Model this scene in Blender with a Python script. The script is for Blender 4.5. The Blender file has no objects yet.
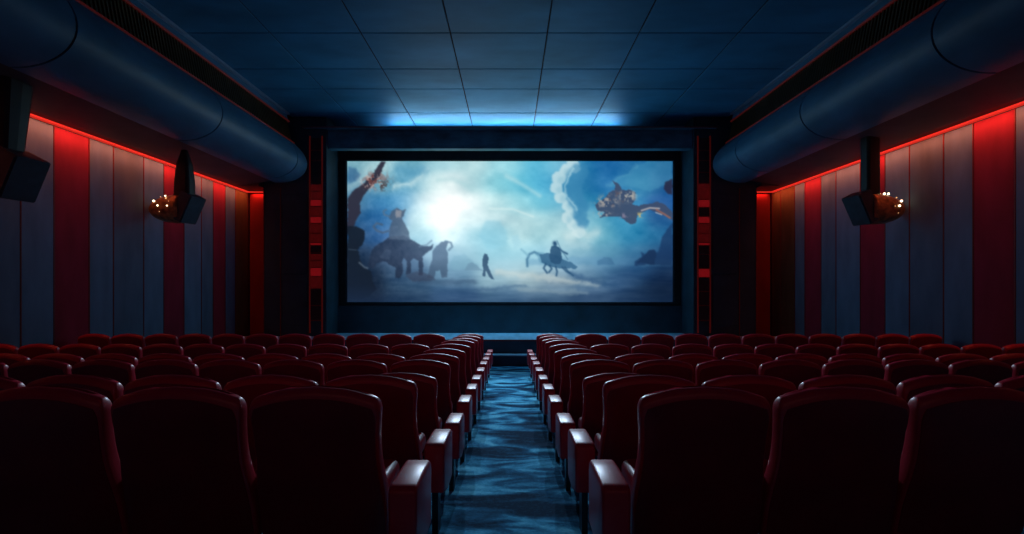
import bpy, bmesh, math, random
import numpy as np
from mathutils import Vector, Matrix

random.seed(7)
rng = np.random.default_rng(11)
scene = bpy.context.scene
COL = scene.collection
PI = math.pi

# ------------------------------------------------------------------ helpers
F = 510.0            # focal length in pixels of the 1024 frame
CZ = 2.37            # eye height above the lowest floor level


def Z(h):
    return CZ + h


def link(o, parent=None):
    COL.objects.link(o)
    if parent is not None:
        o.parent = parent
    return o


def tag(o, label=None, cat=None, group=None, kind=None):
    if label: o['label'] = label
    if cat: o['category'] = cat
    if group: o['group'] = group
    if kind: o['kind'] = kind
    return o


def empty(name, loc=(0, 0, 0), label=None, cat=None, group=None, kind=None):
    o = bpy.data.objects.new(name, None)
    o.empty_display_size = 0.1
    o.location = loc
    link(o)
    return tag(o, label, cat, group, kind)


def obj(name, bm, mat, parent=None, smooth=False, bevel=0.0, segs=2, loc=None):
    me = bpy.data.meshes.new(name)
    bmesh.ops.recalc_face_normals(bm, faces=bm.faces[:])
    bm.to_mesh(me)
    bm.free()
    me.materials.append(mat)
    if smooth:
        for p in me.polygons:
            p.use_smooth = True
    o = bpy.data.objects.new(name, me)
    if loc: o.location = loc
    link(o, parent)
    if bevel > 0:
        m = o.modifiers.new('bevel', 'BEVEL')
        m.width = bevel; m.segments = segs; m.limit_method = 'ANGLE'
        m.angle_limit = math.radians(35)
        for p in me.polygons:
            p.use_smooth = True
        w = o.modifiers.new('wn', 'WEIGHTED_NORMAL')
        w.keep_sharp = True
    return o


def box(bm, x0, x1, y0, y1, z0, z1):
    vs = [bm.verts.new((x, y, z)) for x in (x0, x1) for y in (y0, y1) for z in (z0, z1)]
    for f in ((0, 1, 3, 2), (4, 6, 7, 5), (0, 4, 5, 1), (2, 3, 7, 6), (0, 2, 6, 4), (1, 5, 7, 3)):
        bm.faces.new([vs[i] for i in f])
    return vs


def prism_y(bm, prof, y0, y1, close=True):
    """profile [(x,z)] extruded along y, solid"""
    a = [bm.verts.new((x, y0, z)) for x, z in prof]
    b = [bm.verts.new((x, y1, z)) for x, z in prof]
    n = len(prof)
    for i in range(n):
        j = (i + 1) % n
        bm.faces.new((a[i], a[j], b[j], b[i]))
    bm.faces.new(a); bm.faces.new(b[::-1])


def prism_x(bm, prof, x0, x1):
    """profile [(y,z)] extruded along x, solid"""
    a = [bm.verts.new((x0, y, z)) for y, z in prof]
    b = [bm.verts.new((x1, y, z)) for y, z in prof]
    n = len(prof)
    for i in range(n):
        j = (i + 1) % n
        bm.faces.new((a[i], a[j], b[j], b[i]))
    bm.faces.new(a); bm.faces.new(b[::-1])


# ------------------------------------------------------------------ materials
def mat(name, base, rough=0.6, metal=0.0, spec=0.5, emis=None, estr=0.0, noise=None, coat=0.0,
        bump=None, sheen=0.0):
    m = bpy.data.materials.new(name)
    m.use_nodes = True
    nt = m.node_tree
    b = nt.nodes['Principled BSDF']
    b.inputs['Base Color'].default_value = (*base, 1)
    b.inputs['Roughness'].default_value = rough
    b.inputs['Metallic'].default_value = metal
    b.inputs['Specular IOR Level'].default_value = spec
    b.inputs['Coat Weight'].default_value = coat
    b.inputs['Coat Roughness'].default_value = 0.25
    if sheen:
        b.inputs['Sheen Weight'].default_value = sheen
    if emis:
        b.inputs['Emission Color'].default_value = (*emis, 1)
        b.inputs['Emission Strength'].default_value = estr
    tc = nt.nodes.new('ShaderNodeTexCoord')
    if noise:
        scale, amt, stretch = noise
        mp = nt.nodes.new('ShaderNodeMapping')
        mp.inputs['Scale'].default_value = stretch
        nt.links.new(tc.outputs['Object'], mp.inputs['Vector'])
        n = nt.nodes.new('ShaderNodeTexNoise')
        n.inputs['Scale'].default_value = scale
        n.inputs['Detail'].default_value = 5
        nt.links.new(mp.outputs[0], n.inputs['Vector'])
        r = nt.nodes.new('ShaderNodeValToRGB')
        r.color_ramp.elements[0].position = 0.3
        r.color_ramp.elements[1].position = 0.7
        r.color_ramp.elements[0].color = (*[c * (1 - amt) for c in base], 1)
        r.color_ramp.elements[1].color = (*[min(1, c * (1 + amt)) for c in base], 1)
        nt.links.new(n.outputs['Fac'], r.inputs['Fac'])
        nt.links.new(r.outputs['Color'], b.inputs['Base Color'])
    if bump:
        scale, strength, dist = bump
        n2 = nt.nodes.new('ShaderNodeTexNoise')
        n2.inputs['Scale'].default_value = scale
        n2.inputs['Detail'].default_value = 3
        nt.links.new(tc.outputs['Object'], n2.inputs['Vector'])
        bp = nt.nodes.new('ShaderNodeBump')
        bp.inputs['Strength'].default_value = strength
        bp.inputs['Distance'].default_value = dist
        nt.links.new(n2.outputs['Fac'], bp.inputs['Height'])
        nt.links.new(bp.outputs['Normal'], b.inputs['Normal'])
    return m


M = {}
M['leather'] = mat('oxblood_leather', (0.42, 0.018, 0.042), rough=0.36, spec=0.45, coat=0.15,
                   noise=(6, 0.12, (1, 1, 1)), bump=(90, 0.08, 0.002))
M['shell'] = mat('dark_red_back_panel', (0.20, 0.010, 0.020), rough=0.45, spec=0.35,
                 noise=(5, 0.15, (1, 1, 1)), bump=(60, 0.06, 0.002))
M['steel'] = mat('dark_steel', (0.06, 0.06, 0.065), rough=0.35, metal=0.9, bump=(40, 0.03, 0.001))
M['ceiling'] = mat('blue_ceiling_tile', (0.04, 0.25, 0.43), rough=0.55, spec=0.22,
                   noise=(0.55, 0.28, (1.0, 1.9, 1)), bump=(3, 0.05, 0.02))
M['seam'] = mat('black_seam', (0.01, 0.012, 0.015), rough=0.8, noise=(3, 0.2, (1, 1, 1)))
M['bulkhead'] = mat('blue_grey_plaster', (0.06, 0.19, 0.31), rough=0.45, spec=0.4,
                    noise=(1.4, 0.25, (1, 0.6, 1)), bump=(14, 0.12, 0.01))
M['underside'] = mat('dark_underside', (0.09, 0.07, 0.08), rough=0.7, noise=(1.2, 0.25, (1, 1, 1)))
M['bronze'] = mat('bronze_grille', (0.12, 0.075, 0.03), rough=0.45, metal=0.6, noise=(3, 0.3, (1, 1, 1)))
M['redtrim'] = mat('red_trim', (0.22, 0.02, 0.02), rough=0.4, noise=(2, 0.2, (1, 1, 1)))
M['piping'] = mat('dull_red_piping', (0.13, 0.012, 0.015), rough=0.6, noise=(2, 0.2, (1, 1, 1)))
M['panel_corner'] = mat('dark_crimson_wall_fabric', (0.20, 0.025, 0.02), rough=0.9, spec=0.2, noise=(3, 0.15, (1, 1, 0.35)))
M['bluetrim'] = mat('pale_metal_trim', (0.35, 0.42, 0.55), rough=0.3, metal=0.6, noise=(2, 0.1, (1, 1, 1)))
M['panel_blue'] = mat('blue_grey_wall_fabric', (0.115, 0.27, 0.42), rough=0.9, spec=0.2,
                      noise=(3, 0.15, (1, 1, 0.35)), bump=(220, 0.15, 0.003))
M['panel_slate'] = mat('slate_wall_fabric', (0.10, 0.22, 0.33), rough=0.9, spec=0.2,
                       noise=(3, 0.15, (1, 1, 0.35)), bump=(220, 0.15, 0.003))
M['panel_red'] = mat('crimson_wall_fabric', (0.27, 0.03, 0.065), rough=0.88, spec=0.2,
                     noise=(3, 0.15, (1, 1, 0.35)), bump=(220, 0.15, 0.003))
M['panel_olive'] = mat('olive_wall_fabric', (0.11, 0.085, 0.04), rough=0.9, spec=0.2,
                       noise=(3, 0.2, (1, 1, 0.35)), bump=(220, 0.15, 0.003))
M['wall'] = mat('dark_wall_paint', (0.06, 0.08, 0.10), rough=0.8, noise=(1.5, 0.25, (1, 1, 1)))
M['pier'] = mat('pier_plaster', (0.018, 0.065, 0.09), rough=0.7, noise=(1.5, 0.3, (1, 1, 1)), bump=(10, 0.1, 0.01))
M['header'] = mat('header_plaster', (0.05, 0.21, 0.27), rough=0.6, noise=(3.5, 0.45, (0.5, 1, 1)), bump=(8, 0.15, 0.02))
M['mask'] = mat('black_masking_cloth', (0.012, 0.02, 0.026), rough=0.85, noise=(4, 0.3, (1, 1, 1)))
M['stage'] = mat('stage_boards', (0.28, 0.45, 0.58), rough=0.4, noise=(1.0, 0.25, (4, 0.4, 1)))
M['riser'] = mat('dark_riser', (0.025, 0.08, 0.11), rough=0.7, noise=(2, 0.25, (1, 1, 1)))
M['floor'] = mat('dark_floor', (0.03, 0.05, 0.075), rough=0.85, noise=(3, 0.3, (1, 1, 1)))
M['cabinet'] = mat('navy_speaker_face', (0.03, 0.055, 0.085), rough=0.6, noise=(8, 0.2, (1, 1, 1)), bump=(160, 0.2, 0.002))
M['black'] = mat('black_metal', (0.02, 0.02, 0.022), rough=0.5, metal=0.3, noise=(4, 0.2, (1, 1, 1)))
M['brass'] = mat('dark_brass', (0.34, 0.20, 0.07), rough=0.35, metal=0.4, noise=(9, 0.6, (1, 1, 1)), bump=(14, 0.4, 0.02))
M['glint'] = mat('glowing_warm_glint', (0.9, 0.75, 0.5), rough=0.3, emis=(1.0, 0.80, 0.50), estr=5.0, noise=(3, 0.05, (1, 1, 1)))  # emission stands in for bright glints on the brass housing
M['glint_dim'] = mat('glowing_amber_glint', (0.9, 0.6, 0.3), rough=0.3, emis=(1.0, 0.55, 0.22), estr=1.2, noise=(3, 0.05, (1, 1, 1)))  # weaker emission for the duller glints on the brass
M['led_red'] = mat('lit_red_strip', (0.8, 0.1, 0.08), rough=0.4, emis=(1.0, 0.035, 0.02), estr=0.55, noise=(1, 0.05, (1, 1, 1)))
M['led_white'] = mat('lit_blue_white_strip', (0.8, 0.9, 1), rough=0.4, emis=(0.55, 0.80, 1.0), estr=1.6, noise=(1, 0.05, (1, 1, 1)))
M['pane_hot'] = mat('lit_red_pane', (0.25, 0.02, 0.02), rough=0.4, emis=(1.0, 0.02, 0.03), estr=0.12, noise=(6, 0.3, (1, 1, 1)))
M['pane_mid'] = mat('dim_red_pane', (0.2, 0.02, 0.02), rough=0.4, emis=(1.0, 0.03, 0.03), estr=0.030, noise=(6, 0.3, (1, 1, 1)))
M['pane_off'] = mat('unlit_pane', (0.035, 0.018, 0.022), rough=0.5, noise=(6, 0.3, (1, 1, 1)))
M['red_line'] = mat('faint_red_light_line', (0.25, 0.03, 0.02), rough=0.5, emis=(1.0, 0.05, 0.03), estr=0.02, noise=(2, 0.1, (1, 1, 1)))


def carpet_material():
    m = bpy.data.materials.new('wavy_blue_carpet')
    m.use_nodes = True
    nt = m.node_tree; L = nt.links
    b = nt.nodes['Principled BSDF']
    b.inputs['Roughness'].default_value = 0.95
    b.inputs['Specular IOR Level'].default_value = 0.06
    b.inputs['Sheen Weight'].default_value = 0.0
    b.inputs['Sheen Tint'].default_value = (0.4, 0.75, 1.0, 1)
    tc = nt.nodes.new('ShaderNodeTexCoord')
    mp = nt.nodes.new('ShaderNodeMapping')
    mp.inputs['Scale'].default_value = (0.85, 1.7, 1.0)
    mp.inputs['Rotation'].default_value = (0, 0, 0.25)
    L.new(tc.outputs['Object'], mp.inputs['Vector'])
    n1 = nt.nodes.new('ShaderNodeTexNoise')
    n1.inputs['Scale'].default_value = 1.5; n1.inputs['Detail'].default_value = 2.0
    n1.inputs['Distortion'].default_value = 0.9
    L.new(mp.outputs[0], n1.inputs['Vector'])
    fr = nt.nodes.new('ShaderNodeMapRange'); fr.interpolation_type = 'SMOOTHSTEP'
    fr.inputs['From Min'].default_value = 0.33; fr.inputs['From Max'].default_value = 0.68
    L.new(n1.outputs['Fac'], fr.inputs['Value'])
    n2 = nt.nodes.new('ShaderNodeTexNoise')
    n2.inputs['Scale'].default_value = 26; n2.inputs['Detail'].default_value = 6
    n2.inputs['Roughness'].default_value = 0.75
    L.new(tc.outputs['Object'], n2.inputs['Vector'])
    mx = nt.nodes.new('ShaderNodeMath'); mx.operation = 'MULTIPLY_ADD'
    mx.inputs[1].default_value = 0.9; mx.inputs[2].default_value = -0.45
    L.new(n2.outputs['Fac'], mx.inputs[0])
    ad = nt.nodes.new('ShaderNodeMath'); ad.operation = 'ADD'
    L.new(fr.outputs[0], ad.inputs[0]); L.new(mx.outputs[0], ad.inputs[1])
    r = nt.nodes.new('ShaderNodeValToRGB')
    e = r.color_ramp.elements
    e[0].position = 0.0; e[0].color = (0.005, 0.032, 0.07, 1)
    e[1].position = 1.0; e[1].color = (0.16, 0.64, 0.88, 1)
    k = e.new(0.45); k.color = (0.02, 0.15, 0.29, 1)
    k = e.new(0.80); k.color = (0.07, 0.42, 0.68, 1)
    L.new(ad.outputs[0], r.inputs['Fac'])
    L.new(r.outputs['Color'], b.inputs['Base Color'])
    bp = nt.nodes.new('ShaderNodeBump'); bp.inputs['Strength'].default_value = 0.5
    bp.inputs['Distance'].default_value = 0.02
    L.new(n2.outputs['Fac'], bp.inputs['Height'])
    L.new(bp.outputs['Normal'], b.inputs['Normal'])
    return m


M['carpet'] = carpet_material()

# ------------------------------------------------------------------ floor profile
# distance ahead of the camera -> floor level below the eye
PROF = [(-3.0, 1.0), (0.6, 1.33), (1.6, 1.45), (2.47, 1.55), (3.42, 1.66), (4.37, 1.755), (5.32, 1.835),
        (6.27, 1.90), (7.22, 1.955), (8.17, 2.0), (9.12, 2.04), (10.07, 2.075), (11.02, 2.12), (11.97, 2.17),
        (14.9, 2.37), (17.9, 2.37)]


def floor_z(d):
    for (a, ha), (b, hb) in zip(PROF, PROF[1:]):
        if a <= d <= b:
            return CZ - (ha + (hb - ha) * (d - a) / (b - a))
    return CZ - PROF[-1][1]


bm = bmesh.new()
top = [(d, CZ - h) for d, h in PROF]
prism_x(bm, top + [(17.9, -0.3), (-3.0, -0.3)], -8.8, 8.8)
tag(obj('floor', bm, M['carpet']), kind='structure')

# ------------------------------------------------------------------ shell walls
W = 8.65
for side, s in (('left', -1), ('right', 1)):
    bm = bmesh.new()
    box(bm, min(s * (W + 0.08), s * (W + 0.3)), max(s * (W + 0.08), s * (W + 0.3)), -3, 17.9, -0.3, Z(5.9))
    tag(obj('wall_' + side, bm, M['wall']), kind='structure')
bm = bmesh.new(); box(bm, -8.95, 8.95, -3.2, -3.0, -0.3, Z(5.9))
tag(obj('wall_back', bm, M['wall']), kind='structure')
bm = bmesh.new(); box(bm, -8.95, 8.95, 17.9, 18.1, -0.3, Z(5.9))
tag(obj('wall_front', bm, M['riser']), kind='structure')

# ceiling: tiles with open joints over a black backing, one mesh for the tiles
HC = 5.4
xs = [-7.05, -5.15, -3.2, -1.28, 0.80, 2.77, 4.9, 7.05]
ys = [-3.0, -1.2, 0.6, 2.4, 4.2, 6.0, 7.65, 9.3, 10.93, 12.75, 14.05, 16.0, 17.6]
bm = bmesh.new()
g = 0.016
for i in range(len(xs) - 1):
    for j in range(len(ys) - 1):
        box(bm, xs[i] + g, xs[i + 1] - g, ys[j] + g, ys[j + 1] - g, Z(HC), Z(HC) + 0.03)
ceil = tag(obj('ceiling', bm, M['ceiling'], bevel=0.008), kind='structure')
bm = bmesh.new(); box(bm, -8.9, 8.9, -3.1, 17.95, Z(HC) + 0.03, Z(HC) + 0.2)
obj('ceiling_backing', bm, M['seam'], ceil)

# ------------------------------------------------------------------ side bulkheads
def bez(p0, p1, p2, p3, n):
    out = []
    for i in range(n + 1):
        t = i / n
        out.append(tuple((1 - t) ** 3 * a + 3 * (1 - t) ** 2 * t * b + 3 * (1 - t) * t * t * c + t ** 3 * d
                         for a, b, c, d in zip(p0, p1, p2, p3)))
    return out


SEGS = {-1: [-2.9, 0.4, 4.0, 7.5, 11.3, 15.3], 1: [-2.9, 0.4, 4.0, 7.7, 11.2, 14.4]}
for side, s in (('left', -1), ('right', 1)):
    t = empty('ceiling_bulkhead', (0, 0, 0),
              f'long rounded blue-grey bulkhead with bronze grille, under the ceiling on the {side} wall', 'bulkhead')
    nose = bez((7.35, 3.20), (6.5, 3.16), (5.98, 3.78), (6.72, 4.40), 16)    # rounded nose
    END = 16.28
    ends = SEGS[s] + [END]
    for k in range(len(ends) - 1):
        a, b = ends[k], ends[k + 1]
        bm = bmesh.new()
        gap = 0.02
        last = (k == len(ends) - 2)
        prof = nose + [(7.2, 4.42), (7.4, 3.6)]
        ringlist = [(a + gap, 1.0), (b - gap if not last else b - 0.45, 1.0)]
        if last:   # rounded end
            for q in range(1, 7):
                an = q / 6 * PI / 2
                ringlist.append((b - 0.45 + 0.45 * math.sin(an), 0.82 + 0.18 * math.cos(an)))
        cx, cz = 7.3, 3.95
        rings = []
        for (y, sc) in ringlist:
            rings.append([bm.verts.new((s * (cx + (x - cx) * sc), y, Z(cz + (z - cz) * sc))) for x, z in prof])
        n = len(prof)
        for r0, r1 in zip(rings, rings[1:]):
            for i in range(n):
                j = (i + 1) % n
                bm.faces.new((r0[i], r0[j], r1[j], r1[i]))
        bm.faces.new(rings[0]); bm.faces.new(rings[-1][::-1])
        o = obj('nose_segment', bm, M['bulkhead'], t, smooth=True)
        o.data.set_sharp_from_angle(angle=math.radians(40))
    # seams between segments
    for y in SEGS[s][1:]:
        bm = bmesh.new()
        cx, cz = 7.3, 3.95
        prof = [(cx + (x - cx) * 0.975, cz + (z - cz) * 0.975) for x, z in nose] + [(7.2, 4.3), (7.4, 3.7)]
        prism_y(bm, [(s * x, Z(z)) for x, z in prof], y - 0.03, y + 0.03)
        obj('seam', bm, M['seam'], t)
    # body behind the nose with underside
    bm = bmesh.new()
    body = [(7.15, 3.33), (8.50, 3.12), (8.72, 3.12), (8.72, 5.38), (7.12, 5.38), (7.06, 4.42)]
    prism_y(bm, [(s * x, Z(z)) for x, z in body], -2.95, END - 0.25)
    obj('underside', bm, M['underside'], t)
    # grille: backing + slats
    bm = bmesh.new()
    gl, gu = (6.78, 4.44), (6.90, 5.08)
    y = 2.0
    L = []
    while y < END - 0.5:
        x0, z0 = gl; x1, z1 = gu
        vs = []
        for (x, z) in ((x0, z0), (x1, z1)):
            for dy in (0, 0.045):
                for dx in (0, 0.05):
                    vs.append(bm.verts.new((s * (x + dx), y + dy, Z(z))))
        for f in ((0, 1, 3, 2), (4, 6, 7, 5), (0, 4, 5, 1), (2, 3, 7, 6), (0, 2, 6, 4), (1, 5, 7, 3)):
            bm.faces.new([vs[i] for i in f])
        y += 0.095
    obj('grille', bm, M['bronze'], t)
    bm = bmesh.new()
    prism_y(bm, [(s * (gl[0] + 0.06), Z(gl[1])), (s * (gu[0] + 0.06), Z(gu[1])), (s * 7.1, Z(gu[1])), (s * 7.1, Z(gl[1]))], -2.9, END - 0.4)
    obj('grille_backing', bm, M['bronze'], t)
    # red trims
    for nm, (x, z) in (('lower_trim', (6.72, 4.40)), ('upper_trim', (6.88, 5.08))):
        bm = bmesh.new()
        prism_y(bm, [(s * x, Z(z)), (s * (x + 0.1), Z(z)), (s * (x + 0.1), Z(z + 0.05)), (s * x, Z(z + 0.05))], -2.9, END - 0.35)
        o = obj(nm, bm, M['red_line'], t)
    # shadow gap then pale edge trim
    bm = bmesh.new()
    prism_y(bm, [(s * 6.94, Z(5.14)), (s * 7.12, Z(5.14)), (s * 7.12, Z(5.38)), (s * 7.0, Z(5.38))], -2.9, END - 0.3)
    obj('cornice', bm, M['bulkhead'], t)
    bm = bmesh.new()
    prism_y(bm, [(s * 6.90, Z(5.33)), (s * 7.02, Z(5.33)), (s * 7.02, Z(5.385)), (s * 6.90, Z(5.385))], -2.9, END - 0.3)
    obj('edge_trim', bm, M['bluetrim'], t)

# ------------------------------------------------------------------ wall panels
LB = [-2.9, -1.6, -0.3, 1.0, 2.3, 3.6, 4.9, 6.2, 7.5, 8.25, 9.02, 9.68, 10.49, 11.13, 12.05, 12.75, 13.54, 14.3, 14.87, 15.5, 16.07, 16.84]
RB = [-2.9, -1.6, -0.3, 1.0, 2.3, 3.6, 4.9, 6.2, 7.5, 8.74, 9.53, 10.18, 11.05, 11.77, 12.6, 13.54, 14.19, 14.97, 15.5, 16.3, 16.84]
ORD = ['first', 'second', 'third', 'fourth', 'fifth', 'sixth', 'seventh', 'eighth', 'ninth', 'tenth', 'eleventh',
       'twelfth', 'thirteenth', 'fourteenth', 'fifteenth']


def near(a, b): return abs(a - b) < 0.02


LRED = [9.02 + 0.66, 12.75, 14.87]
RRED = [8.74, 11.77, 14.19]
LOL = [16.07]
ROL = [16.3, 15.5]
PT = 3.02     # panel top over eye
for side, s, BB, RED, OL in (('left', -1, LB, LRED, LOL), ('right', 1, RB, RRED, ROL)):
    n = len(BB) - 1
    for k in range(n):
        a, b = BB[k], BB[k + 1]
        if b < 8.4:      # out of view, keep only the ones the frame can show
            continue
        red = any(near(a, r) for r in RED); ol = any(near(a, r) for r in OL)
        cname = 'crimson' if red else ('olive-brown' if ol else ('slate-blue' if k % 2 else 'blue-grey'))
        m = M['panel_red'] if red else (M['panel_olive'] if ol else (M['panel_slate'] if k % 2 else M['panel_blue']))
        order = n - 1 - k
        wide = 'narrow' if b - a < 0.7 else 'tall'
        bm = bmesh.new()
        z0 = min(floor_z(a), floor_z(b)) - 0.0
        z0 = max(floor_z(a), floor_z(b)) + 0.02
        x0, x1 = sorted((s * W, s * (W + 0.08)))
        box(bm, x0, x1, a + 0.012, b - 0.012, z0, Z(PT))
        o = obj('wall_panel', bm, m, bevel=0.018)
        tag(o, f'{wide} {cname} fabric panel on the {side} wall, {ORD[order]} counting from the screen end', 'wall panel',
            f'fabric panels on the {side} wall')
        bm = bmesh.new()
        x0, x1 = sorted((s * (W - 0.004), s * (W + 0.05)))
        box(bm, x0, x1, b - 0.010, b + 0.010, z0, Z(PT))
        pp = obj('piping', bm, M['piping'], o)
        tag(pp, 'thin red edge piping')
    # short return panel facing the seats
    x0, x1 = sorted((s * 7.93, s * (W - 0.02)))
    bm = bmesh.new(); box(bm, x0, x1, 16.9, 16.98, 0.05, Z(PT))
    tag(obj('wall_panel', bm, M['panel_corner'], bevel=0.015),
        f'crimson fabric panel facing the seats in the {side} far corner beside the pier', 'wall panel')
    # LED cove strip
    bm = bmesh.new()
    x0, x1 = sorted((s * 8.61, s * 8.72))
    box(bm, x0, x1, -2.9, 16.9, Z(3.055), Z(3.085))
    x0, x1 = sorted((s * 7.93, s * 8.61))
    box(bm, x0, x1, 16.80, 16.9, Z(3.055), Z(3.085))
    ls = obj('led_strip', bm, M['led_red'])
    tag(ls, f'glowing red light strip along the top of the {side} wall panels', 'light strip')
    # infill above the return panel
    bm = bmesh.new()
    x0, x1 = sorted((s * 7.9, s * 8.72))
    box(bm, x0, x1, 16.03, 17.85, Z(3.12), Z(5.38))
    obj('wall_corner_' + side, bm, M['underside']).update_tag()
    tag(bpy.context.scene.objects['wall_corner_' + side], kind='structure')

# ------------------------------------------------------------------ piers, header, screen recess
for side, s in (('left', -1), ('right', 1)):
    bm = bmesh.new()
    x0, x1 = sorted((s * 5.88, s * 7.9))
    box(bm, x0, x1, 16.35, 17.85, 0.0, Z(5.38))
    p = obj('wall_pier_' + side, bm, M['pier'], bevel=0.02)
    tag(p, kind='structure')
    bm = bmesh.new()
    for xa in (7.36, 7.90):
        x0, x1 = sorted((s * (xa - 0.02), s * (xa + 0.0)))
        box(bm, x0, x1, 16.325, 16.36, 0.7, Z(3.1))
    obj('trim_line', bm, M['redtrim'], p)
    bm = bmesh.new()
    for (xa, xb, za, zb) in ((6.5, 7.3, Z(-1.3), Z(0.3)), (6.5, 7.3, Z(0.36), Z(2.9))):
        x0, x1 = sorted((s * xa, s * xb))
        box(bm, x0, x1, 16.332, 16.36, za, zb)
    obj('pier_panel', bm, M['pier'], p, bevel=0.01)
    # light column
    t = empty('light_column', (s * 6.21, 16.35, Z(4.85) - 7.5),
              f'ladder-like column of dim and glowing red panes on the pier at the {side} of the screen', 'wall light')
    base = t.location.copy()
    def py(y): return Z((285 - y) * 16.33 / F) - base.z
    bm = bmesh.new()
    for xx in (-0.215, 0.175):
        box(bm, xx, xx + 0.04, -0.05, 0.0, py(333), py(136))
    obj('rail', bm, M['red_line'], t)
    if s < 0:
        cells = [(138, 150, 0), (151, 160, 0), (161, 184, 0), (185, 191, 1), (192, 199, 1), (200, 206, 2), (207, 216, 1),
                 (217, 223, 3), (224, 233, 1), (234, 242, 1), (243, 245, 2), (247, 252, 0), (254, 260, 1), (261, 267, 1),
                 (268, 276, 3), (277, 288, 1), (289, 305, 0), (306, 320, 0)]
    else:
        cells = [(138, 150, 0), (151, 160, 0), (161, 172, 0), (173, 183, 0), (184, 199, 1), (200, 207, 3), (208, 216, 0),
                 (217, 223, 3), (224, 233, 1), (234, 242, 1), (243, 245, 2), (246, 254, 0), (256, 268, 0), (269, 277, 3),
                 (279, 291, 0), (292, 305, 0), (306, 320, 0)]
    for (a, b, lv) in cells:
        bm = bmesh.new()
        box(bm, -0.172, 0.172, -0.03, 0.0, py(b), py(a))
        obj('pane', bm, M['pane_hot'] if lv >= 2 else (M['pane_mid'] if lv == 1 else M['pane_off']), t)
        bm = bmesh.new()
        box(bm, -0.172, 0.172, -0.042, 0.0, py(b + 1), py(b))
        obj('crossbar', bm, M['redtrim'], t)

# header beam with lip
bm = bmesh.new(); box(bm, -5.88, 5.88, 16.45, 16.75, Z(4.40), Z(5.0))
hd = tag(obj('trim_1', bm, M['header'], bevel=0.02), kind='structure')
bm = bmesh.new(); box(bm, -6.6, 6.6, 16.2, 17.5, Z(5.0), Z(5.045))
obj('trim_lip', bm, M['header'], hd, bevel=0.01)
bm = bmesh.new(); box(bm, -6.6, 6.6, 16.18, 16.2, Z(5.0), Z(5.03))
obj('trim_edge', bm, M['redtrim'], hd)
# strip light lying on the lip
bm = bmesh.new(); box(bm, -4.6, 4.0, 17.35, 17.45, Z(5.05), Z(5.16))
tag(obj('cove_lamp', bm, M['led_white'], bevel=0.01), 'pale blue-white strip light in the cove above the screen', 'strip light')

# recess linings
bm = bmesh.new(); box(bm, -5.88, 5.88, 17.55, 17.6, Z(4.9), Z(5.38))
obj('trim_2', bm, M['header']); tag(scene.objects['trim_2'], kind='structure')

# screen
SD = 17.6
SX = 163 * SD / F
ST, SB = 124 * SD / F, -17.0 * SD / F
scr = empty('cinema_screen', (0, SD + 0.1, Z(SB)), 'large glowing cinema screen showing misty blue battlefield with riders and bright sun', 'screen')
bm = bmesh.new()
x0, x1, z0, z1 = -SX, SX, 0.0, ST - SB
fw = 0.42
for (a, b, c, d) in ((-5.86, x0, -0.12, z1 + fw), (x1, 5.86, -0.12, z1 + fw), (x0, x1, z1, z1 + fw), (x0, x1, -0.12, z0)):
    box(bm, a, b, -0.22, 0.10, c, d)
obj('masking_frame', bm, M['mask'], scr, bevel=0.01)
bm = bmesh.new()
box(bm, x0, x1, -0.05, 0.10, z0, z1)
obj('backing', bm, M['mask'], scr)

# --- moving picture: computed colour per vertex of a fine flat grid
def s2l(c):
    c = np.asarray(c, float) / 255.0
    return np.where(c <= 0.04045, c / 12.92, ((c + 0.055) / 1.055) ** 2.4)


NX, NY = 520, 226
gx = np.linspace(24, 998, NX)
gy = np.linspace(37, 457, NY)
X, Y = np.meshgrid(gx, gy)

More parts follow.
